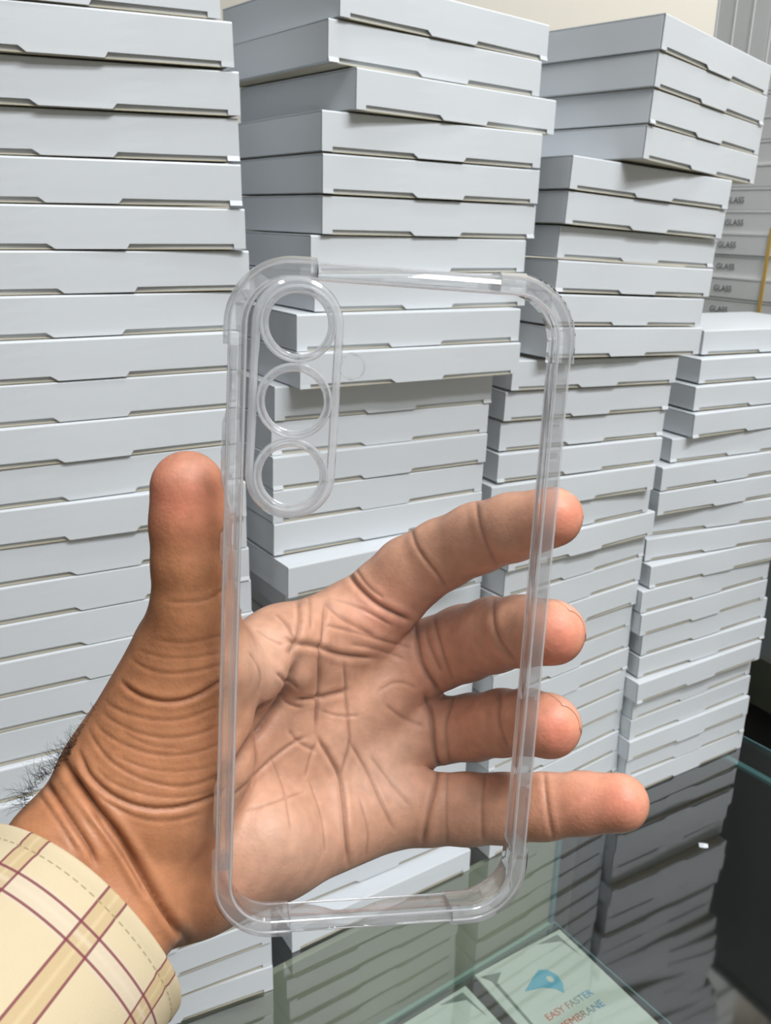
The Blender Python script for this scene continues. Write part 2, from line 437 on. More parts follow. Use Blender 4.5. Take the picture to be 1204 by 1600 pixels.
STACK_NAME = {1: 'leftmost white stack', 2: 'second white stack from the left', 3: 'third white stack from the left', 4: 'rightmost white stack'}
SPECIAL = {(2, 2): 'white flat box jutting out rightwards, third from top, second stack',
           (2, 15): 'white flat box jutting forward just above the index finger',
           (3, 3): 'white flat box overhanging, fourth from top of the third stack',
           (1, 0): 'white flat box cut by the top of the photo, topmost of the leftmost stack',
           (2, 9): 'white flat box overhanging rightwards, tenth from top, second stack',
           (4, 0): 'white flat box whose top shows, topmost of the rightmost white stack'}
first = True
for sk, boxes in STACKS.items():
    n = len(boxes)
    for i, (x, y, z, yaw, tilt, hs) in enumerate(boxes):
        if first:
            b, parts = proto, [pt, pl_, pb]; first = False
        else:
            b = proto.copy(); col.objects.link(b)
            parts = []
            for ch in (pt, pl_, pb):
                c = ch.copy(); col.objects.link(c); c.parent = b; parts.append(c)
        parts[1].data = lids[(i * 3 + sk * 5 + i // 4) % 8]
        d = Vector((math.sin(yaw) * math.cos(tilt), math.cos(yaw) * math.cos(tilt), -math.sin(tilt)))
        up = Vector((math.sin(yaw) * math.sin(tilt), math.cos(yaw) * math.sin(tilt), math.cos(tilt)))
        back = up.cross(d)
        b.matrix_world = Matrix(((d.x, back.x, up.x * hs, x), (d.y, back.y, up.y * hs, y), (d.z, back.z, up.z * hs, z), (0, 0, 0, 1)))
        k_top, k_bot = i + 1, n - i
        if (sk, i) in SPECIAL: lab = SPECIAL[sk, i]
        elif k_top <= 15: lab = 'white flat cardboard box, %s from the top of the %s' % (ORD[k_top], STACK_NAME[sk])
        elif k_bot == 1: lab = 'white flat box resting on the glass, bottom of the %s' % STACK_NAME[sk]
        else: lab = 'white flat cardboard box, %s from the bottom of the %s' % (ORD[k_bot], STACK_NAME[sk])
        tag(b, lab, 'box', 'boxes in the ' + STACK_NAME[sk])

# ------------------------------------------------------------------ side cabinet with grey cartons
G_AZ = math.radians(-30)
G_D = np.array([-math.sin(G_AZ), -math.cos(G_AZ)])      # along the face, towards the viewer
G_B = np.array([math.cos(G_AZ), -math.sin(G_AZ)])       # away from the viewer
g0 = at(1062, 480, 1.215)
GZ = 0.4865
def grey(s, b, z):
    return (g0[0] + G_D[0] * s + G_B[0] * b, g0[1] + G_D[1] * s + G_B[1] * b, z)
cab = empty('side_cabinet', grey(0, 0, -0.9)); tag(cab, 'dark side cabinet behind the right stack, carrying the grey cartons', 'cabinet')
CP = Matrix.Translation(Vector(grey(0, 0, -0.9))).inverted()
def cgrey(s, b, z): return tuple(CP @ Vector(grey(s, b, z)))
box_obj('upper_panel', -0.12, 0.40, 0.004, 0.22, 0.05, GZ - 0.012, M['cab_grey'], cab, frame=cgrey)
box_obj('top_board', -0.12, 0.40, 0.002, 0.225, GZ - 0.012, GZ, M['cab_grey'], cab, frame=cgrey)
box_obj('ledge', -0.12, 0.40, -0.004, 0.22, -0.02, 0.05, M['cab_band'], cab, frame=cgrey)
box_obj('lower_panel', -0.12, 0.40, 0.006, 0.22, -0.9, -0.02, M['cab_black'], cab, frame=cgrey)
GL, GH, GD = 0.205, 0.0272, 0.115
gm = Matrix(((G_D[0], G_B[0], 0, 0), (G_D[1], G_B[1], 0, 0), (0, 0, 1, 0), (0, 0, 0, 1)))
n_lying = 11
for i in range(n_lying):
    z = GZ + i * (GH + 0.0002) + 0.0002
    jx, jy = rng.uniform(-0.003, 0.003), rng.uniform(-0.0015, 0.0015)
    g = empty('grey_carton', grey(jx, jy, z)); g.matrix_world = Matrix.Translation(Vector(grey(jx, jy, z))) @ gm
    tag(g, 'grey carton lying flat at the right edge, %s from the bottom of its pile' % ORD[i + 1] if i else
        'grey carton lying flat at the right edge, bottommost of its pile', 'box', 'lying grey cartons')
    if i == 0:
        gb = box_obj('carton_body', 0, GL, 0.0006, GD, 0, GH - 0.0035, M['card_grey'], g, bevel=0.0006)
        gt = box_obj('carton_lid', -0.0003, GL + 0.0003, 0, GD, GH - 0.0035, GH, M['card_grey'], g, bevel=0.0006)
        tx = text_mesh('printed_word', 'GLASS', 0.0105, M['ink'], g, 'RIGHT')
        tx.matrix_local = Matrix(((1, 0, 0, 0.083), (0, 0, -1, -0.0002), (0, 1, 0, 0.0085), (0, 0, 0, 1)))
        gparts = [gb, gt, tx]
    else:
        for ch in gparts:
            c = ch.copy(); col.objects.link(c); c.parent = g
ztop = GZ + n_lying * (GH + 0.0002) + 0.0002
for i in range(7):
    jy = rng.uniform(-0.0012, 0.0012)
    s0 = -0.002 + i * 0.0278
    g = empty('grey_carton'); g.matrix_world = Matrix.Translation(Vector(grey(s0, jy, ztop))) @ gm
    tag(g, 'grey carton standing upright on the pile, %s from the wall side' % ORD[i + 1], 'box', 'upright grey cartons')
    if i == 0:
        ub = box_obj('carton_body', 0.0035, GH, 0.0006, GD, 0, 0.195, M['card_grey'], g, bevel=0.0006)
        ul = box_obj('carton_lid', 0, 0.0035, 0, GD, 0, 0.1953, M['card_grey'], g, bevel=0.0006)
    else:
        for ch in (ub, ul):
            c = ch.copy(); col.objects.link(c); c.parent = g
st = box_obj('packing_strap', 0, 0.005, -0.0010, -0.0003, 0, 0.115, M['strap'])
st.matrix_world = Matrix.Translation(Vector(grey(0.128, -0.0016, GZ + 0.001))) @ gm
tag(st, 'thin yellow strap running up the front of the grey carton pile', 'strap')

# ------------------------------------------------------------------ packets under the glass
def packet(s0, s1, b0, b1, printed, lab, turn=0.0):
    z = -0.1366
    p = empty('membrane_packet'); p.matrix_world = Matrix.Translation(Vector(row(s0, b1, z))) @ Matrix(((ROW_D[0], ROW_B[0], 0, 0), (ROW_D[1], ROW_B[1], 0, 0), (0, 0, 1, 0), (0, 0, 0, 1))) @ Matrix.Rotation(turn, 4, 'Z')
    w, l = s1 - s0, b1 - b0
    tag(p, lab, 'packet')
    box_obj('card', 0, w, -l, 0, 0, 0.003, M['packet'], p, bevel=0.0008)
    # grey printed border: a line along the left side that turns in at the top corner
    loop = [(0.010, -0.10), (0.010, -0.016), (0.004, -0.006), (0.026, -0.012), (0.014, -0.020), (0.0125, -0.10)]
    e = extrude_poly('corner_print', [loop], 0.0003, M['packet_grey'], p); e.location = (0, 0, 0.0032)
    loop = [(w - 0.036, -0.004), (w - 0.008, -0.005), (w - 0.006, -0.04), (w - 0.0105, -0.014)]
    e = extrude_poly('corner_print', [loop], 0.0003, M['packet_grey'], p); e.location = (0, 0, 0.0032)
    if printed:
        pts = [(0.026, -0.034), (0.043, -0.026), (0.056, -0.021), (0.064, -0.026), (0.068, -0.036), (0.066, -0.047), (0.059, -0.056), (0.055, -0.048), (0.045, -0.040)]
        hole = [(0.0585 + 0.0036 * math.cos(a), -0.036 + 0.0045 * math.sin(a)) for a in np.linspace(0, 2 * math.pi, 14, endpoint=False)]
        e = extrude_poly('wing_logo', [pts, hole], 0.0003, M['ink_blue'], p); e.location = (0.005, -0.009, 0.0032)
        gmat = bpy.data.materials.new('red to blue print'); gmat.use_nodes = True
        nt = gmat.node_tree; tc = nt.nodes.new('ShaderNodeTexCoord'); sx = nt.nodes.new('ShaderNodeSeparateXYZ'); cr = nt.nodes.new('ShaderNodeValToRGB'); mr = nt.nodes.new('ShaderNodeMapRange')
        nt.links.new(tc.outputs['Object'], sx.inputs[0]); nt.links.new(sx.outputs[0], mr.inputs[0]); mr.inputs[1].default_value = 0.0; mr.inputs[2].default_value = 0.062
        nt.links.new(mr.outputs[0], cr.inputs[0])
        e_ = cr.color_ramp.elements; e_[0].color = srgb(214, 96, 70); e_[0].position = 0.3; e_[1].color = srgb(70, 150, 196); e_[1].position = 0.9
        k = e_.new(0.6); k.color = srgb(130, 140, 122)
        nt.links.new(cr.outputs[0], nt.nodes['Principled BSDF'].inputs['Base Color'])
        t1 = text_mesh('printed_words', 'EASY FASTER', 0.0105, gmat, p); t1.location = (0.028, -0.0815, 0.0032)
        t2 = text_mesh('printed_words', 'MEMBRANE', 0.0115, gmat, p); t2.location = (0.030, -0.097, 0.0032)
    return p
packet(0.004, 0.1225, -0.20, -0.007, True, 'white membrane packet with blue wing logo and lettering under the glass, at right', -0.05)
packet(-0.140, -0.012, -0.215, -0.012, False, 'plain white packet under the glass, left of the one with lettering')

# a scrap of paper left on the glass
sp_ = on_z(1098, 1322, 0.0)
pv = [(-.0045, -.002, 0.0003), (-.001, -.004, 0.0012), (.0042, -.003, 0.0004), (.005, .001, 0.0020), (.001, .0042, 0.0006), (-.0038, .0030, 0.0016), (0, 0, 0.0034)]
pv2 = [(x * .96, y * .96, max(0.0001, z - .0006)) for x, y, z in pv]
n6 = 6
pf = [(i, (i + 1) % n6, 6) for i in range(n6)] + [(7 + (i + 1) % n6, 7 + i, 13) for i in range(n6)] + [(i, 7 + i, 7 + (i + 1) % n6, (i + 1) % n6) for i in range(n6)]
scrap = mesh_obj('paper_scrap', pv + pv2, pf, M['card_white'])
scrap.location = tuple(sp_)
tag(scrap, 'tiny crumpled white paper scrap lying on the glass top, below the right stack', 'scrap')
# ------------------------------------------------------------------ clear phone case
CB = np.array([[0.98209484, 0.0343421, 0.18523054], [0.17818495, 0.14984544, -0.97252068], [-0.06115436, 0.98811283, 0.14104319]])
CC = np.array([0.00187449, 0.19262174, 0.51003761])
case = empty('phone_case')
case.matrix_world = Matrix(((CB[0, 0], CB[0, 1], CB[0, 2], CC[0]), (CB[1, 0], CB[1, 1], CB[1, 2], CC[1]), (CB[2, 0], CB[2, 1], CB[2, 2], CC[2]), (0, 0, 0, 1)))
tag(case, 'clear transparent phone case with three lens holes, held up in the hand', 'phone case')
CW, CL, CR = 0.0790, 0.1650, 0.0135
def contour(off, n_arc=12, n_side=20):
    """rounded rectangle, list of (u, v, outward u, outward v, tag) running anticlockwise from the right side"""
    hw, hl = CW / 2 - CR, CL / 2 - CR
    out = []
    for k, (cx, cy, a0) in enumerate(((hw, hl, 0), (-hw, hl, 90), (-hw, -hl, 180), (hw, -hl, 270))):
        for i in range(n_arc + 1):
            a = math.radians(a0 + 90 * i / n_arc)
            out.append((cx + (CR + off) * math.cos(a), cy + (CR + off) * math.sin(a), math.cos(a), math.sin(a), 'c%d' % k))
    return out
C_IN = contour(-0.0022)
def circle(cx, cy, r, n=40): return [(cx + r * math.cos(2 * math.pi * i / n), cy + r * math.sin(2 * math.pi * i / n)) for i in range(n)]
LENS = [(-0.0253, 0.0698), (-0.0256, 0.0525), (-0.0258, 0.0354)]
plate = extrude_poly('back_plate', [[(p[0], p[1]) for p in C_IN]] + [circle(cx, cy, 0.0073) for cx, cy in LENS], 0.0010, M['tpu'], case)
plate.location = (0, 0, -0.0008)

def sweep(name, path, prof_fn, material, parent, closed_path=False, cap=True):
    """path: list of (u, v, nu, nv); prof_fn(i, t) -> list of (outward, n) offsets forming a closed section"""
    V, Fc = [], []
    n = len(path); k = None
    for i, (u, v, nu, nv) in enumerate(path):
        pr = prof_fn(i, i / max(1, n - 1)); k = len(pr)
        for (o_, z_) in pr: V.append((u + nu * o_, v + nv * o_, z_))
    for i in range(n if closed_path else n - 1):
        for j in range(k):
            a, b = i * k + j, i * k + (j + 1) % k
            c, d = ((i + 1) % n) * k + (j + 1) % k, ((i + 1) % n) * k + j
            Fc.append((a, b, c, d))
    if cap and not closed_path:
        Fc.append(tuple(range(k))[::-1]); Fc.append(tuple((n - 1) * k + j for j in range(k)))
    o = mesh_obj(name, V, Fc, material, parent, smooth=True)
    e = o.modifiers.new('e', 'EDGE_SPLIT'); e.split_angle = math.radians(28); bake(o)
    return o

def rail_profile(bulge=0.0, depth=0.0095, thick=0.0019):
    t = thick
    return [(-0.0024, 0.0), (-0.0008, 0.0006), (0.0002 + bulge * .6, 0.0002 + bulge * .4), (0.0009 + bulge, -0.0015), (0.0011 + bulge, -depth * 0.5), (0.0008 + bulge, -depth + 0.0010),
            (0.0 + bulge * .5, -depth - bulge * .5), (-t * 0.7, -depth - bulge * .3), (-t, -depth + 0.0009), (-t - 0.0002, -0.0045), (-t - 0.0006, -0.0022), (-0.0030, -0.0013)]
cc = contour(0.0)
na = 13
corners_ = [cc[k * na:(k + 1) * na] for k in range(4)]
for k in range(4):
    pts = corners_[k]
    a = pts[0]; z = pts[-1]
    # run the bumper a little way along both sides
    tx, ty = -a[3], a[2]
    pre = [(a[0] - tx * 0.0045, a[1] - ty * 0.0045, a[2], a[3])]
    tx2, ty2 = -z[3], z[2]
    post = [(z[0] + tx2 * 0.0045, z[1] + ty2 * 0.0045, z[2], z[3])]
    path = pre + [p[:4] for p in pts] + post
    sweep('corner_bumper', path, lambda i, t: rail_profile(0.0013, 0.0102, 0.0021), M['tpu_rim'], case)
for k in range(4):
    a = corners_[k][-1]; b = corners_[(k + 1) % 4][0]
    tx, ty = -a[3], a[2]
    L0 = math.hypot(b[0] - a[0], b[1] - a[1])
    n = 41
    path = []
    for i in range(n):
        s = 0.0047 + (L0 - 0.0094) * i / (n - 1)
        path.append((a[0] + tx * s, a[1] + ty * s, a[2], a[3]))
    def prof(i, t, k=k):
        dep, bul = 0.0092, 0.0
        if k == 2:     # bottom: the side wall is scooped away round the port
            dep = 0.0092 - 0.0048 * math.exp(-((t - 0.36) / 0.16) ** 2)
            bul = -0.0004 * math.exp(-((t - 0.36) / 0.2) ** 2)
        if k == 0: dep = 0.0092 - 0.0010 * math.sin(math.pi * t)
        return rail_profile(bul, dep, 0.0018)
    sweep('edge_rail', path, prof, M['tpu_rim'], case)

# added milky beads round the moulding; their white imitates edge highlights
loop_path = [q[:4] for q in cc]
def bead(o_, z_, r):
    sec = [(o_ + r * math.cos(a), z_ + r * math.sin(a)) for a in np.linspace(0, 2 * math.pi, 6, endpoint=False)]
    sweep('edge_glint', loop_path, lambda i, t: sec, M['tpu_glint'], case, closed_path=True)
bead(-0.0026, -0.0001, 0.00034)
bead(0.0010, -0.0012, 0.00030)
bead(-0.0016, -0.0090, 0.00030)

def ring(name, cx, cy, prof, parent, n=48, material=None):
    path = [(cx, cy, math.cos(2 * math.pi * i / n), math.sin(2 * math.pi * i / n)) for i in range(n)]
    return sweep(name, path, lambda i, t: prof, material or M['tpu_rim'], parent, closed_path=True)
for cx, cy in LENS:
    ring('lens_ring', cx, cy, [(0.0071, -0.0014), (0.0071, 0.0010), (0.0075, 0.0016), (0.0081, 0.0016), (0.0086, 0.0008), (0.0087, -0.0003)], case)
    ring('ring_glint', cx, cy, [(0.0070 + 0.00032 * math.cos(a), 0.0010 + 0.00032 * math.sin(a)) for a in np.linspace(0, 2 * math.pi, 6, endpoint=False)], case, material=M['tpu_glint'])  # added milky beads, whitened to imitate glints on the lens rings
    ring('ring_glint', cx, cy, [(0.0083 + 0.00032 * math.cos(a), 0.0014 + 0.00032 * math.sin(a)) for a in np.linspace(0, 2 * math.pi, 6, endpoint=False)], case, material=M['tpu_glint'])
ring('flash_ring', -0.0124, 0.0610, [(0.0026, -0.0004), (0.0027, 0.0001), (0.0030, 0.0001), (0.0031, -0.0004)], case, material=M['tpu_glint'])
# raised pill shaped outline round the three lenses
pill = []
hw_, y1, y0 = 0.0094, 0.0698, 0.0354
for i in range(21):
    a = math.pi * i / 20; pill.append((-0.0253 + hw_ * math.cos(a), y1 + hw_ * math.sin(a), math.cos(a), math.sin(a)))
for i in range(21):
    a = math.pi + math.pi * i / 20; pill.append((-0.0258 + hw_ * math.cos(a), y0 + hw_ * math.sin(a), math.cos(a), math.sin(a)))
sweep('camera_surround', pill, lambda i, t: [(-0.0010, -0.0003), (-0.0008, 0.0006), (0.0, 0.0009), (0.0007, 0.0005), (0.0010, -0.0003)], M['tpu_glint'], case, closed_path=True)
# button covers on the left side
for v0, v1 in ((0.030, 0.050), (0.013, 0.022), (-0.058, -0.041)):
    path = [(-CW / 2, v1 - (v1 - v0) * i / 6, -1, 0) for i in range(7)]
    sweep('button_cover', path, lambda i, t: [(0.0009, -0.0022), (0.0020 if 0 < i < 6 else 0.0012, -0.0026), (0.0022 if 0 < i < 6 else 0.0012, -0.0045), (0.0020 if 0 < i < 6 else 0.0012, -0.0064), (0.0009, -0.0068)], M['tpu_rim'], case)
# ------------------------------------------------------------------ person: left hand, wrist and shirt cuff
def C3(x, y, d):     # hand survey: photo position + distance -> camera axes (right, up, forward) in metres
    d = d + 0.0085 * min(max((y - 1100) / 300.0, 0.0), 1.0) * min(max((700 - x) / 300.0, 0.0), 1.0)
    return np.array([(x - 602) / F_PX * d, -(y - 800) / F_PX * d, d], dtype=np.float32)
def to_world(P):
    P = np.asarray(P, dtype=np.float64)
    return CAM + P[..., 0:1] * RIGHT + P[..., 1:2] * UP + P[..., 2:3] * FWD

FINGERS = {
 'thumb': [(250,1190,.236,112),(296,1030,.230,78),(304,950,.224,66),(300,880,.221,61),(297,820,.220,61),(293,762,.219,58)],
 'index': [(540,985,.283,60),(606,930,.284,60),(640,896,.281,58),(690,866,.275,55),(745,841,.266,55),(800,824,.255,53),(862,808,.244,48)],
 'middle': [(620,1040,.292,58),(680,1022,.292,57),(725,1005,.286,59),(770,992,.273,58),(815,986,.258,55),(862,988,.243,52)],
 'ring': [(630,1150,.293,54),(690,1141,.292,50),(740,1136,.286,51),(785,1129,.273,51),(825,1128,.260,50),(857,1134,.246,51)],
 'pinky': [(600,1262,.280,58),(665,1264,.280,55),(730,1264,.278,54),(787,1263,.275,52.5),(850,1260,.270,50),(910,1255,.265,47),(968,1254,.260,45)],
}
PALM = [
 [(190,1330,.236,98),(555,978,.286,62)],
 [(205,1345,.240,98),(640,1040,.295,58)],
 [(220,1370,.240,95),(645,1148,.295,52)],
 [(240,1395,.236,88),(430,1325,.252,75),(615,1263,.282,58)],
 [(335,1060,.240,66),(440,1010,.260,60),(548,970,.284,58)],
 [(300,1030,.234,82),(215,1235,.230,122),(170,1330,.226,128)],
 [(300,1180,.234,96),(215,1300,.232,110)],
 [(400,1315,.242,82),(310,1372,.234,86)],
 [(104,1345,.212,104),(50,1440,.200,92),(-10,1520,.180,80)],
 [(190,1425,.214,102),(130,1520,.200,92),(50,1610,.180,80)],
 [(150,1385,.218,110),(90,1480,.202,96)],
 [(190,1330,.232,110),(110,1350,.218,102)],
]
VOX = 0.001
lo = np.array([-0.135, -0.150, 0.155], dtype=np.float32); hi = np.array([0.085, 0.022, 0.325], dtype=np.float32)
nx, ny, nz = [int(v) for v in np.ceil((hi - lo) / VOX)]
gx = lo[0] + VOX * np.arange(nx, dtype=np.float32); gy = lo[1] + VOX * np.arange(ny, dtype=np.float32); gz = lo[2] + VOX * np.arange(nz, dtype=np.float32)
X, Y, Z = gx[:, None, None], gy[None, :, None], gz[None, None, :]
def cone(a, b):
    A, B = C3(*a[:3]), C3(*b[:3]); ra, rb = a[3] * a[2] / F_PX, b[3] * b[2] / F_PX
    d = B - A; l2 = float(d @ d)
    t = ((X - A[0]) * d[0] + (Y - A[1]) * d[1] + (Z - A[2]) * d[2]) / l2
    np.clip(t, 0, 1, out=t)
    q = (X - A[0] - t * d[0]) ** 2; q += (Y - A[1] - t * d[1]) ** 2; q += (Z - A[2] - t * d[2]) ** 2
    np.sqrt(q, out=q); q -= ra + (rb - ra) * t
    return q
def smin(a, b, k):
    h_ = np.clip(0.5 + 0.5 * (b - a) / k, 0, 1)
    return b + (a - b) * h_ - k * h_ * (1 - h_)
def chain(pts, k):
    r = None
    for a, b in zip(pts[:-1], pts[1:]):
        c = cone(a, b); r = c if r is None else smin(r, c, k)
    return r
palm = None
for ch in PALM:
    c = chain(ch, 0.006)
    palm = c if palm is None else smin(palm, c, 0.007)
field = None
for nm, pts in FINGERS.items():
    c = smin(palm, chain(pts, 0.0022), 0.010 if nm == 'thumb' else 0.0035)
    field = c if field is None else np.minimum(field, c)
del palm, c

def surface_nets(Fd):
    ins = Fd < 0
    c = np.zeros(tuple(s - 1 for s in Fd.shape), dtype=np.uint8)
    for dx in (0, 1):
        for dy in (0, 1):
            for dz in (0, 1):
                c += ins[dx:dx + c.shape[0], dy:dy + c.shape[1], dz:dz + c.shape[2]]
    cells = np.argwhere((c > 0) & (c < 8))
    idm = -np.ones(c.shape, dtype=np.int32); idm[tuple(cells.T)] = np.arange(len(cells))
    acc = np.zeros((len(cells), 3)); cnt = np.zeros(len(cells))
    corner = [(0,0,0),(1,0,0),(0,1,0),(1,1,0),(0,0,1),(1,0,1),(0,1,1),(1,1,1)]
    val = [Fd[tuple((cells + np.array(k)).T)] for k in corner]
    for i in range(8):
        for j in range(i + 1, 8):
            dlt = np.array(corner[j]) - np.array(corner[i])
            if np.abs(dlt).sum() != 1: continue
            a, b = val[i], val[j]
            cr = (a < 0) != (b < 0)
            t = np.where(cr, a / np.where(cr, a - b, 1), 0)
            acc += cr[:, None] * (np.array(corner[i]) + t[:, None] * dlt); cnt += cr
    V = lo + VOX * (cells + acc / cnt[:, None])
    quads = []
    for ax in range(3):
        o1, o2 = [(1, 2), (2, 0), (0, 1)][ax]
        sl0 = [slice(None)] * 3; sl1 = [slice(None)] * 3
        sl0[ax] = slice(0, -1); sl1[ax] = slice(1, None)
        e = ins[tuple(sl0)] != ins[tuple(sl1)]
        ii = np.argwhere(e)
        ii = ii[(ii[:, o1] > 0) & (ii[:, o2] > 0) & (ii[:, o1] < Fd.shape[o1] - 1) & (ii[:, o2] < Fd.shape[o2] - 1)]
        u = np.zeros(3, int); u[o1] = 1; w = np.zeros(3, int); w[o2] = 1
        q = np.stack([idm[tuple((ii - u - w).T)], idm[tuple((ii - w).T)], idm[tuple(ii.T)], idm[tuple((ii - u).T)]], 1)
        flip = ~ins[tuple(ii.T)]
        q[flip] = q[flip][:, ::-1]
        quads.append(q)
    return V, np.concatenate(quads)
HV, HQ = surface_nets(field)
def make_mesh(name, V, Q):
    me = bpy.data.meshes.new(name)
    me.vertices.add(len(V)); me.vertices.foreach_set('co', np.ascontiguousarray(V, dtype=np.float32).ravel())
    me.loops.add(Q.size); me.loops.foreach_set('vertex_index', Q.astype(np.int32).ravel())
    me.polygons.add(len(Q)); me.polygons.foreach_set('loop_start', np.arange(0, Q.size, 4, dtype=np.int32))
    me.update(calc_edges=True); me.validate()
    return me
me = make_mesh('left_hand', HV, HQ)
hand = bpy.data.objects.new('left_hand', me); col.objects.link(hand)
sm = hand.modifiers.new('smooth', 'SMOOTH'); sm.factor = 0.5; sm.iterations = 3
sb = hand.modifiers.new('sub', 'SUBSURF'); sb.levels = 1; sb.render_levels = 1
bake(hand); me = hand.data
nv = len(me.vertices)
co = np.empty(nv * 3, dtype=np.float32); me.vertices.foreach_get('co', co); co = co.reshape(-1, 3).astype(np.float64)
no = np.empty(nv * 3, dtype=np.float32); me.vertices.foreach_get('normal', no); no = no.reshape(-1, 3).astype(np.float64)
px_ = 602 + F_PX * co[:, 0] / co[:, 2]; py_ = 800 - F_PX * co[:, 1] / co[:, 2]
view = co / np.linalg.norm(co, axis=1)[:, None]
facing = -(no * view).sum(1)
front = np.clip((facing - 0.05) / 0.25, 0, 1)

# skin folds: (polyline over the palm side, depth in mm, half width in px)
FOLDS = [
 ([(262,940),(283,941),(326,938),(351,919)], .35, 5), ([(245,1000),(262,1003),(300,1005),(350,990)], .25, 5),
 ([(190,1066),(200,1076),(225,1091),(268,1099),(312,1087),(350,1058)], .75, 6),
 ([(206,1030),(221,1042),(254,1053),(301,1051),(350,1036)], .4, 5), ([(215,1015),(250,1028),(300,1029),(345,1018)], .25, 4),
 ([(165,1095),(174,1104),(203,1118),(254,1127),(297,1122),(345,1100)], .4, 5), ([(160,1114),(174,1126),(217,1147),(268,1155),(312,1147),(345,1132)], .4, 5),
 ([(150,1130),(159,1144),(203,1169),(254,1182),(312,1176),(350,1158)], .4, 5), ([(138,1140),(145,1155),(174,1194),(232,1223),(290,1231),(337,1213),(356,1200)], .5, 5),
 ([(190,1140),(230,1166),(290,1170)], .2, 4), ([(180,1180),(230,1203),(300,1206),(345,1190)], .25, 4),
 ([(150,1200),(174,1224),(230,1243),(290,1247),(340,1230)], .3, 4),
 ([(124,1175),(129,1188),(140,1213),(174,1244),(223,1263),(272,1263),(314,1251),(342,1237),(362,1225)], .7, 6),
 ([(150,1235),(167,1253),(209,1277),(258,1284),(314,1270)], .35, 5),
 ([(100,1190),(105,1202),(146,1258),(185,1303),(223,1370),(251,1415),(290,1470)], 2.0, 10),
 ([(70,1222),(80,1234),(105,1272),(140,1324),(150,1350)], 1.0, 8), ([(143,1262),(153,1279),(188,1331),(209,1366),(226,1400)], .6, 6),
 ([(60,1240),(90,1280),(120,1330)], .4, 6),
 ([(465,1032),(460,1040),(435,1095),(403,1139),(368,1196),(350,1225)], 1.8, 14),
 ([(464,930),(468,960),(462,1000),(448,1022)], .7, 6), ([(478,922),(486,950),(482,985)], .35, 4),
 ([(507,945),(505,985),(498,1022),(495,1088),(493,1145)], .8, 6), ([(493,1148),(510,1177),(529,1211),(536,1262),(539,1300),(543,1350)], .9, 6),
 ([(535,1035),(538,1060),(540,1088),(544,1136),(545,1161),(533,1199),(530,1212)], .55, 5), ([(545,1161),(567,1199),(592,1252),(613,1295)], .5, 5),
 ([(445,1000),(457,1006),(495,1009),(529,1024),(582,1027)], .8, 7), ([(505,940),(520,955),(540,972),(580,992)], .5, 7), ([(460,1085),(476,1092),(505,1088),(542,1078)], .7, 7),
 ([(450,1140),(464,1160),(490,1172)], .4, 5), ([(358,1244),(403,1202),(454,1161),(480,1150)], .5, 5), ([(492,1160),(482,1185),(475,1212)], .35, 4),
 ([(425,1050),(440,1062),(462,1068)], .5, 5), ([(430,1080),(450,1100),(470,1105)], .4, 5), ([(600,1100),(625,1120),(660,1135)], .3, 6), ([(575,1180),(600,1215),(640,1260)], .25, 6),
 ([(500,975),(540,985),(600,1000),(640,1012)],.3,5), ([(520,935),(560,950),(610,975)],.3,4), ([(545,1006),(590,1013),(630,1030)],.25,5), ([(430,960),(445,975),(455,1000)],.4,4),
 ([(400,985),(420,1000),(440,1010)],.3,4), ([(385,1020),(400,1050),(395,1080)],.25,4), ([(500,1110),(530,1120),(560,1118)],.25,4), ([(420,1180),(440,1230),(450,1300)],.2,4),
 ([(480,1220),(500,1280),(505,1330)],.2,4), ([(560,1250),(575,1300),(570,1338)],.2,4), ([(380,1270),(420,1260),(470,1240)],.25,4), ([(590,1080),(620,1062),(650,1075)],.2,5),
 ([(540,890),(545,897),(561,919),(592,947),(640,968)], 1.0, 7), ([(552,885),(575,918),(600,935)], .4, 5),
 ([(648,975),(651,1000),(658,1041),(688,1082)], .9, 8), ([(662,1085),(675,1117),(678,1173),(688,1202)], .9, 8), ([(684,1200),(681,1227),(671,1262),(660,1318)], .9, 7),
 ([(640,815),(643,832),(652,860),(679,890),(699,920)], .6, 6), ([(655,860),(668,882),(690,905)], .3, 4), ([(743,775),(746,810),(756,845),(776,885)], .6, 6),
 ([(772,925),(770,945),(769,972),(780,1002),(806,1036)], .8, 7), ([(678,965),(681,984),(690,1017),(707,1062)], .6, 6), ([(665,985),(672,1015),(690,1050)], .4, 5),
 ([(781,1080),(779,1100),(776,1126),(793,1170)], .8, 7), ([(710,1085),(705,1100),(694,1137),(703,1192)], .6, 6),
 ([(850,1206),(851,1222),(855,1265),(864,1310)], .6, 6), ([(757,1206),(756,1225),(752,1262),(754,1315)], .6, 6), ([(700,1205),(696,1260),(698,1318)], .25, 4),
]
def seg_dist(poly):
    best = np.full(nv, 1e9); par = np.zeros(nv); L = 0
    P = np.array(poly, float); seg = np.linalg.norm(np.diff(P, axis=0), axis=1); tot = seg.sum()
    for a, b, l in zip(P[:-1], P[1:], seg):
        d = b - a
        t = np.clip(((px_ - a[0]) * d[0] + (py_ - a[1]) * d[1]) / (l * l), 0, 1)
        r = np.hypot(px_ - a[0] - t * d[0], py_ - a[1] - t * d[1])
        u = r < best; best[u] = r[u]; par[u] = ((L + t * l) / tot)[u]; L += l
    return best, par
disp = np.zeros(nv); crease = np.zeros(nv)
def round_off(P):
    for _ in range(2):
        Q = [P[0]]
        for a_, b_ in zip(P[:-1], P[1:]):
            Q += [(a_[0] * .75 + b_[0] * .25, a_[1] * .75 + b_[1] * .25), (a_[0] * .25 + b_[0] * .75, a_[1] * .25 + b_[1] * .75)]
        P = Q + [P[-1]]
    return P
px_all, py_all = px_, py_
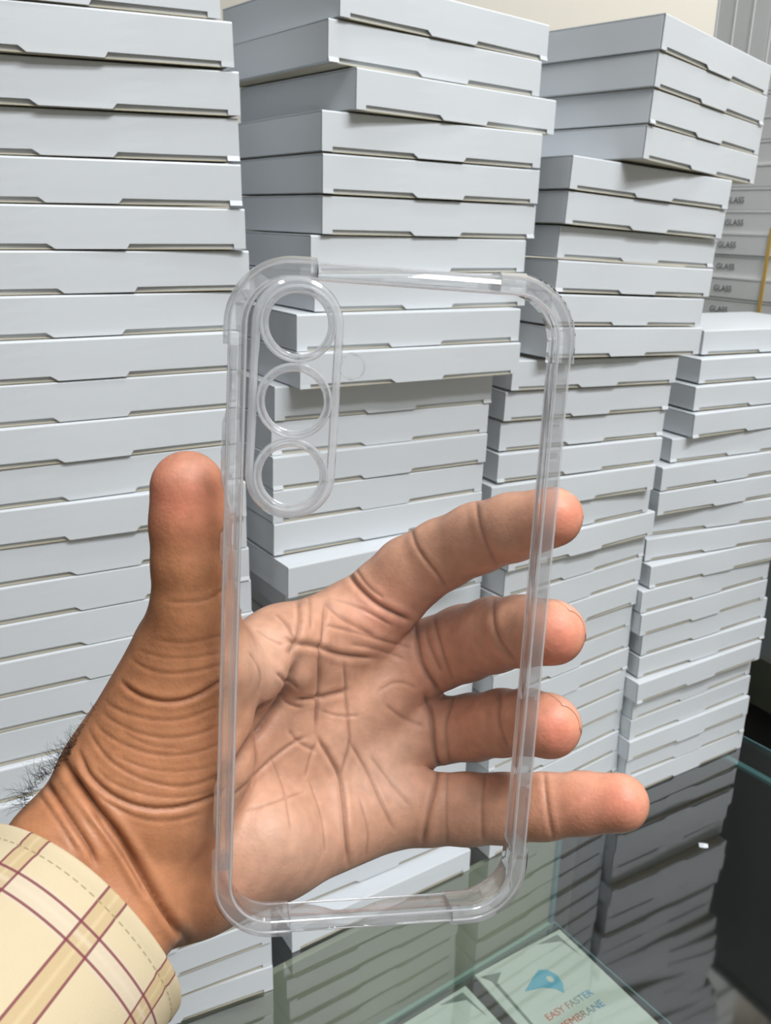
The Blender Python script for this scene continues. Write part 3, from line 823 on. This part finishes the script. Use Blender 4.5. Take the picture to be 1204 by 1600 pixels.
for poly, dep, w in FOLDS:
    xs_ = [q[0] for q in poly]; ys_ = [q[1] for q in poly]
    near = np.nonzero((px_all > min(xs_) - 40) & (px_all < max(xs_) + 40) & (py_all > min(ys_) - 40) & (py_all < max(ys_) + 40))[0]
    px_, py_ = px_all[near], py_all[near]; nv = len(near)
    d, t = seg_dist(round_off(poly))
    fade = np.clip(np.minimum(t, 1 - t) / 0.12 + 0.25, 0, 1)
    w = w * 0.8
    g = np.exp(-(d / (w * 0.62)) ** 2) * fade
    if poly[0][0] < 330 and dep < 0.6: dep *= 0.55
    if poly[0][0] > 635 and dep < 0.85: dep *= 0.6
    shoulder = np.exp(-((d - w * 1.9) / (w * 1.0)) ** 2) * fade
    disp[near] += (-g + 0.28 * shoulder) * dep * 1e-3
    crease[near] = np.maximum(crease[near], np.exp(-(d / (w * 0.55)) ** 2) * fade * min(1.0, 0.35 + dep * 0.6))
px_, py_, nv = px_all, py_all, len(px_all)
# soft swellings of the palm pads (mm), position, radius in px
for (x, y, r, a) in [(600,1200,85,1.2),(590,985,55,1.0),(430,1300,110,1.2),(410,1060,55,1.6),(470,985,28,1.2),(470,1068,22,1.3),(520,1055,22,.8),(640,1150,40,.8),(265,1340,70,1.0),(300,760,60,.4)]:
    disp += a * 1e-3 * np.exp(-((px_ - x) ** 2 + (py_ - y) ** 2) / r ** 2)
co2 = co + no * (disp * front)[:, None]
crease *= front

def s2l(c): return np.array(srgb(*c)[:3])
def blobs(lst):
    w = np.zeros(nv)
    for (x, y, rx, ry, a) in lst: w = np.maximum(w, a * np.exp(-(((px_ - x) / rx) ** 2 + ((py_ - y) / ry) ** 2)))
    return w
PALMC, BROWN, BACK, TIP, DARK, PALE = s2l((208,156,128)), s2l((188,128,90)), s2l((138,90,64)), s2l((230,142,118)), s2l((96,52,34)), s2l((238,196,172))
colr = np.tile(PALMC, (nv, 1))
def mixc(w, c):
    global colr
    w = np.clip(w, 0, 1)[:, None]; colr = colr * (1 - w) + c * w
radial = 1 / (1 + np.exp((px_ - 372 + (py_ - 1150) * 0.10) / 14.0))  # browner thumb-side skin; border follows the case rim, partly painting in plate haze
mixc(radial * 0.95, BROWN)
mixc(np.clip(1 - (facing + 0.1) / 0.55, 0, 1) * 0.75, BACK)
mixc(blobs([(280,760,75,75,.8),(890,800,45,50,.85),(878,1000,42,55,.9),(872,1140,42,55,.95),(975,1250,55,50,.8),(930,1255,70,55,.5),(600,960,60,50,.35),(660,1050,40,80,.2)]) * front, TIP)
mixc(blobs([(600,1200,80,60,.5),(430,1300,90,70,.4),(400,1030,40,60,.5),(290,735,40,30,.3)]) * front, PALE)
hsh = np.sin(px_ * 0.09 + np.sin(py_ * 0.07) * 1.7) * np.sin(py_ * 0.083 + np.cos(px_ * 0.06) * 1.9)
colr *= (1 + 0.045 * hsh)[:, None]
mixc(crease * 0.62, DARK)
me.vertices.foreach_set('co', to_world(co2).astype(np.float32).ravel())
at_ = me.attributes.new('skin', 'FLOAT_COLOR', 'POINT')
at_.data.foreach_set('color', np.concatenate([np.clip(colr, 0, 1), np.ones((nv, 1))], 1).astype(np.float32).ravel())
me.polygons.foreach_set('use_smooth', [True] * len(me.polygons))
me.update()

sk = bpy.data.materials.new('skin'); sk.use_nodes = True
nt = sk.node_tree; b = nt.nodes['Principled BSDF']
an = nt.nodes.new('ShaderNodeAttribute'); an.attribute_name = 'skin'
nz_ = nt.nodes.new('ShaderNodeTexNoise'); nz_.inputs['Scale'].default_value = 260; nz_.inputs['Detail'].default_value = 5
vo = nt.nodes.new('ShaderNodeTexVoronoi'); vo.inputs['Scale'].default_value = 900
wv = nt.nodes.new('ShaderNodeTexNoise'); wv.inputs['Scale'].default_value = 1300; wv.inputs['Detail'].default_value = 2
tc = nt.nodes.new('ShaderNodeTexCoord')
for n_ in (nz_, vo, wv): nt.links.new(tc.outputs['Object'], n_.inputs['Vector'])
mx = nt.nodes.new('ShaderNodeMix'); mx.data_type = 'RGBA'; mx.blend_type = 'MULTIPLY'; mx.inputs[0].default_value = 0.55
rp = nt.nodes.new('ShaderNodeMapRange'); rp.inputs[1].default_value = 0.3; rp.inputs[2].default_value = 0.7; rp.inputs[3].default_value = 0.80; rp.inputs[4].default_value = 1.12
nt.links.new(nz_.outputs['Fac'], rp.inputs[0]); nt.links.new(an.outputs['Color'], mx.inputs[6]); nt.links.new(rp.outputs[0], mx.inputs[7])
nt.links.new(mx.outputs[2], b.inputs['Base Color'])
ad = nt.nodes.new('ShaderNodeMath'); ad.operation = 'ADD'
nt.links.new(vo.outputs['Distance'], ad.inputs[0]); nt.links.new(wv.outputs['Fac'], ad.inputs[1])
bp = nt.nodes.new('ShaderNodeBump'); bp.inputs['Strength'].default_value = 0.25; bp.inputs['Distance'].default_value = 0.0002
nt.links.new(ad.outputs[0], bp.inputs['Height']); nt.links.new(bp.outputs['Normal'], b.inputs['Normal'])
b.inputs['Roughness'].default_value = 0.48; b.inputs['Specular IOR Level'].default_value = 0.4
b.inputs['Subsurface Weight'].default_value = 0.12; b.inputs['Subsurface Radius'].default_value = (1.0, 0.35, 0.2); b.inputs['Subsurface Scale'].default_value = 0.003
me.materials.clear(); me.materials.append(sk)

wrist = to_world(C3(150, 1390, .222))
person = empty('person', tuple(wrist)); tag(person, "person's open left hand in a cream plaid cuff, gripping the clear phone case", 'person')
def adopt(o, p=person):
    o.parent = p; o.matrix_parent_inverse = Matrix.Translation(p.location).inverted() if p is person else Matrix.Identity(4)
adopt(hand)

# nails, on the outer side of each finger tip
M['nail'] = mat('finger nail', srgb(208, 152, 128), 0.35, 0.5)
def nail(fin, nrm, scale=1.0, sink=0.0):
    p = FINGERS[fin]; T, Dp = C3(*p[-1][:3]), C3(*p[-2][:3]); r = p[-1][3] * p[-1][2] / F_PX
    a = (T - Dp); a = a / np.linalg.norm(a)
    n_ = np.array(nrm, float); n_ -= (n_ @ a) * a; n_ /= np.linalg.norm(n_); w = np.cross(a, n_)
    V, Fc = [], []
    nu, nv_ = 11, 12
    for layer in (0.0, -0.0006):
        for i in range(nv_):
            s = i / (nv_ - 1)
            along = -0.0055 + 0.0125 * s * scale
            rr = (r + 0.00010 - sink) * math.sqrt(max(0.05, 1 - max(0, along / (r * 1.06)) ** 2)) + layer
            half = 1.0 * (1 - 0.25 * max(0, s - 0.75) / 0.25 - 0.25 * max(0, 0.2 - s) / 0.2)
            for j in range(nu):
                th = (j / (nu - 1) * 2 - 1) * half
                V.append(T + a * along + (n_ * math.cos(th) + w * math.sin(th)) * rr)
    m_ = nu * nv_
    for i in range(nv_ - 1):
        for j in range(nu - 1):
            k = i * nu + j
            Fc.append((k, k + 1, k + nu + 1, k + nu)); Fc.append((m_ + k, m_ + k + nu, m_ + k + nu + 1, m_ + k + 1))
    ring_ = [j for j in range(nu)] + [i * nu + nu - 1 for i in range(1, nv_)] + [(nv_ - 1) * nu + j for j in range(nu - 2, -1, -1)] + [i * nu for i in range(nv_ - 2, 0, -1)]
    for q, k in zip(ring_, ring_[1:] + ring_[:1]): Fc.append((q, m_ + q, m_ + k, k))
    o = mesh_obj('fingernail', to_world(np.array(V)), Fc, M['nail'], None, smooth=True)
    o.parent = hand
for f_, n_ in (('index', (-.15, .1, .98)), ('middle', (.52, .46, .72)), ('ring', (.54, .42, .72)), ('pinky', (-.1, .0, .99)), ('thumb', (-.25, .0, .97))):
    nail(f_, n_, sink=0.00022 if f_ in ('middle', 'ring') else 0.0006)

# arm hair along the thumb side of the wrist
hc = bpy.data.curves.new('arm_hair', 'CURVE'); hc.dimensions = '3D'; hc.bevel_depth = 0.00006; hc.bevel_resolution = 0
hr = random.Random(5)
edge_l = [(195,1046,.230),(150,1110,.228),(120,1150,.226),(90,1180,.222),(55,1215,.218),(25,1258,.213)]
for k in range(230):
    t = hr.random() ** 0.8 * (len(edge_l) - 1); i = min(int(t), len(edge_l) - 2); u = t - i
    a, b_ = edge_l[i], edge_l[i + 1]
    root = [a[j] + (b_[j] - a[j]) * u for j in range(3)]
    root[0] += hr.uniform(2, 14); root[1] += hr.uniform(0, 10)
    ang = math.radians(hr.uniform(150, 262)); ln = hr.uniform(14, 46) * (0.5 + 0.5 * t / 5); cur = hr.uniform(-1.6, 1.6)
    sp = hc.splines.new('POLY'); sp.points.add(6)
    x, y = root[0], root[1]
    for q in range(7):
        w_ = to_world(C3(x, y, root[2] - 0.004 + 0.0006 * q))
        sp.points[q].co = (*w_, 1); sp.points[q].radius = 1 - 0.12 * q
        x += math.cos(ang) * ln / 6; y += math.sin(ang) * ln / 6; ang += cur / 6
hc.materials.append(mat('dark hair', srgb(38, 32, 30), 0.5, 0.4))
ho = bpy.data.objects.new('arm_hair', hc); col.objects.link(ho)
dg = bpy.context.evaluated_depsgraph_get(); dg.update()
hm = bpy.data.meshes.new_from_object(ho.evaluated_get(dg)); bpy.data.objects.remove(ho)
ho = bpy.data.objects.new('arm_hair', hm); col.objects.link(ho); adopt(ho); tag(ho, 'short dark arm hair', kind='stuff')

# shirt cuff
AX = np.array([-0.42, -0.47, -0.78]); AX /= np.linalg.norm(AX)
MO = C3(114, 1440, .205).astype(float)
e1 = np.cross(AX, np.array([0.65, -0.75, 0.0])); e1 /= np.linalg.norm(e1)    # towards the viewer side
e2 = np.cross(AX, e1)
if e1[2] > 0: e1 = -e1
NU, NVV = 96, 40
R1, R2 = 0.0285, 0.0335
def cuff_ring(v, off):
    out = []
    for i in range(NU):
        th = 2 * math.pi * i / NU
        wob = 1 + 0.012 * math.sin(3 * th + v * 60) + 0.008 * math.sin(5 * th - v * 90)
        g = 1 + v * 1.2
        out.append(MO + AX * v + (e1 * math.cos(th) * (R1 * g + off) + e2 * math.sin(th) * (R2 * g + off)) * wob)
    return out
V, Fc, UVs = [], [], []
vs = [0.0, 0.0006, 0.0015, 0.003, 0.0040] + list(np.linspace(0.0055, 0.220, NVV - 5))
for layer, off in ((0, 0.0), (1, -0.0012)):
    for v in vs:
        o_ = off + (-0.0004 if v == 0.0 else 0) + (-0.00035 if (abs(v - 0.0040) < 1e-6 and layer == 0) else 0)
        V += cuff_ring(v, o_)
nr = len(vs)
for l in range(2):
    for r_ in range(nr - 1):
        for i in range(NU):
            a = l * nr * NU + r_ * NU + i; b2 = l * nr * NU + r_ * NU + (i + 1) % NU
            q = (a, b2, b2 + NU, a + NU); Fc.append(q if l == 0 else q[::-1])
for i in range(NU):
    j = (i + 1) % NU
    Fc.append((i, nr * NU + i, nr * NU + j, j))
Fc.append(tuple((nr - 1) * NU + i for i in range(NU)))
cuff = mesh_obj('shirt_cuff', to_world(np.array(V)), Fc, M['card_white'], None, smooth=True)
cuff.data.materials.clear()
ua = cuff.data.attributes.new('cloth', 'FLOAT_VECTOR', 'POINT')
uvw = []
for l in range(2):
    for v in vs:
        for i in range(NU):
            th = 2 * math.pi * i / NU
            if th > math.pi: th -= 2 * math.pi
            uvw += [th * 0.031, v, 0.0]
ua.data.foreach_set('vector', np.array(uvw, dtype=np.float32))
cm = bpy.data.materials.new('cream plaid cotton'); cm.use_nodes = True
nt = cm.node_tree; b = nt.nodes['Principled BSDF']; b.inputs['Roughness'].default_value = 0.85; b.inputs['Specular IOR Level'].default_value = 0.15
an = nt.nodes.new('ShaderNodeAttribute'); an.attribute_name = 'cloth'
sx = nt.nodes.new('ShaderNodeSeparateXYZ'); nt.links.new(an.outputs['Vector'], sx.inputs[0])
def mth(op, a, b_=None):
    n_ = nt.nodes.new('ShaderNodeMath'); n_.operation = op
    for k, v in enumerate((a, b_)):
        if v is None: continue
        if isinstance(v, (int, float)): n_.inputs[k].default_value = v
        else: nt.links.new(v, n_.inputs[k])
    return n_.outputs[0]
def stripe(coord, centre, period, half, soft=0.0002):
    f_ = mth('SUBTRACT', coord, centre - period / 2)
    f_ = mth('FLOORED_MODULO', f_, period)
    f_ = mth('ABSOLUTE', mth('SUBTRACT', f_, period / 2))
    n_ = nt.nodes.new('ShaderNodeMapRange'); n_.inputs[1].default_value = half + soft; n_.inputs[2].default_value = half - soft
    nt.links.new(f_, n_.inputs[0]); return n_.outputs[0]
cur = None
def over(fac, colour, amount):
    global cur
    n_ = nt.nodes.new('ShaderNodeMix'); n_.data_type = 'RGBA'
    nt.links.new(mth('MULTIPLY', fac, amount), n_.inputs[0])
    if cur is None: n_.inputs[6].default_value = srgb(212, 197, 166)
    else: nt.links.new(cur, n_.inputs[6])
    n_.inputs[7].default_value = colour
    cur = n_.outputs[2]
U_, V_ = sx.outputs[0], sx.outputs[1]
PU, PV = 0.0215, 0.055
CU, CV = 0.0, 0.0120
MAROON = srgb(128, 66, 78)
over(stripe(V_, CV, PV, 0.0032, 0.0005), srgb(212, 198, 178), 0.75)
over(stripe(U_, CU, PU, 0.0026, 0.0004), srgb(194, 168, 124), 0.65)
over(stripe(U_, CU, PU, 0.0004, 0.0003), srgb(216, 198, 160), 0.6)
over(stripe(V_, CV, PV, 0.0005, 0.0004), srgb(220, 206, 182), 0.6)
for dlt in (-0.00235, 0.00235): over(stripe(V_, CV + dlt, PV, 0.00030, 0.0001), MAROON, 0.9)
for dlt in (-0.0026, 0.0026): over(stripe(U_, CU + dlt, PU, 0.00030, 0.0001), MAROON, 0.9)
st_ = mth('MULTIPLY', stripe(V_, 0.0040, 1.0, 0.00016, 0.0001), stripe(U_, 0.0, 0.0022, 0.0007, 0.0002))
over(st_, srgb(150, 136, 100), 0.8)
fin_ = nt.nodes.new('ShaderNodeMix'); fin_.data_type = 'RGBA'; fin_.blend_type = 'MULTIPLY'; fin_.inputs[0].default_value = 1.0
fin_.inputs[7].default_value = (0.88, 0.87, 0.86, 1)
nt.links.new(cur, fin_.inputs[6]); nt.links.new(fin_.outputs[2], b.inputs['Base Color'])
wn = nt.nodes.new('ShaderNodeTexNoise'); wn.inputs['Scale'].default_value = 1800
tc = nt.nodes.new('ShaderNodeTexCoord'); nt.links.new(tc.outputs['Object'], wn.inputs['Vector'])
bp = nt.nodes.new('ShaderNodeBump'); bp.inputs['Strength'].default_value = 0.3; bp.inputs['Distance'].default_value = 0.0002
nt.links.new(wn.outputs['Fac'], bp.inputs['Height']); nt.links.new(bp.outputs['Normal'], b.inputs['Normal'])
cuff.data.materials.append(cm)
adopt(cuff)
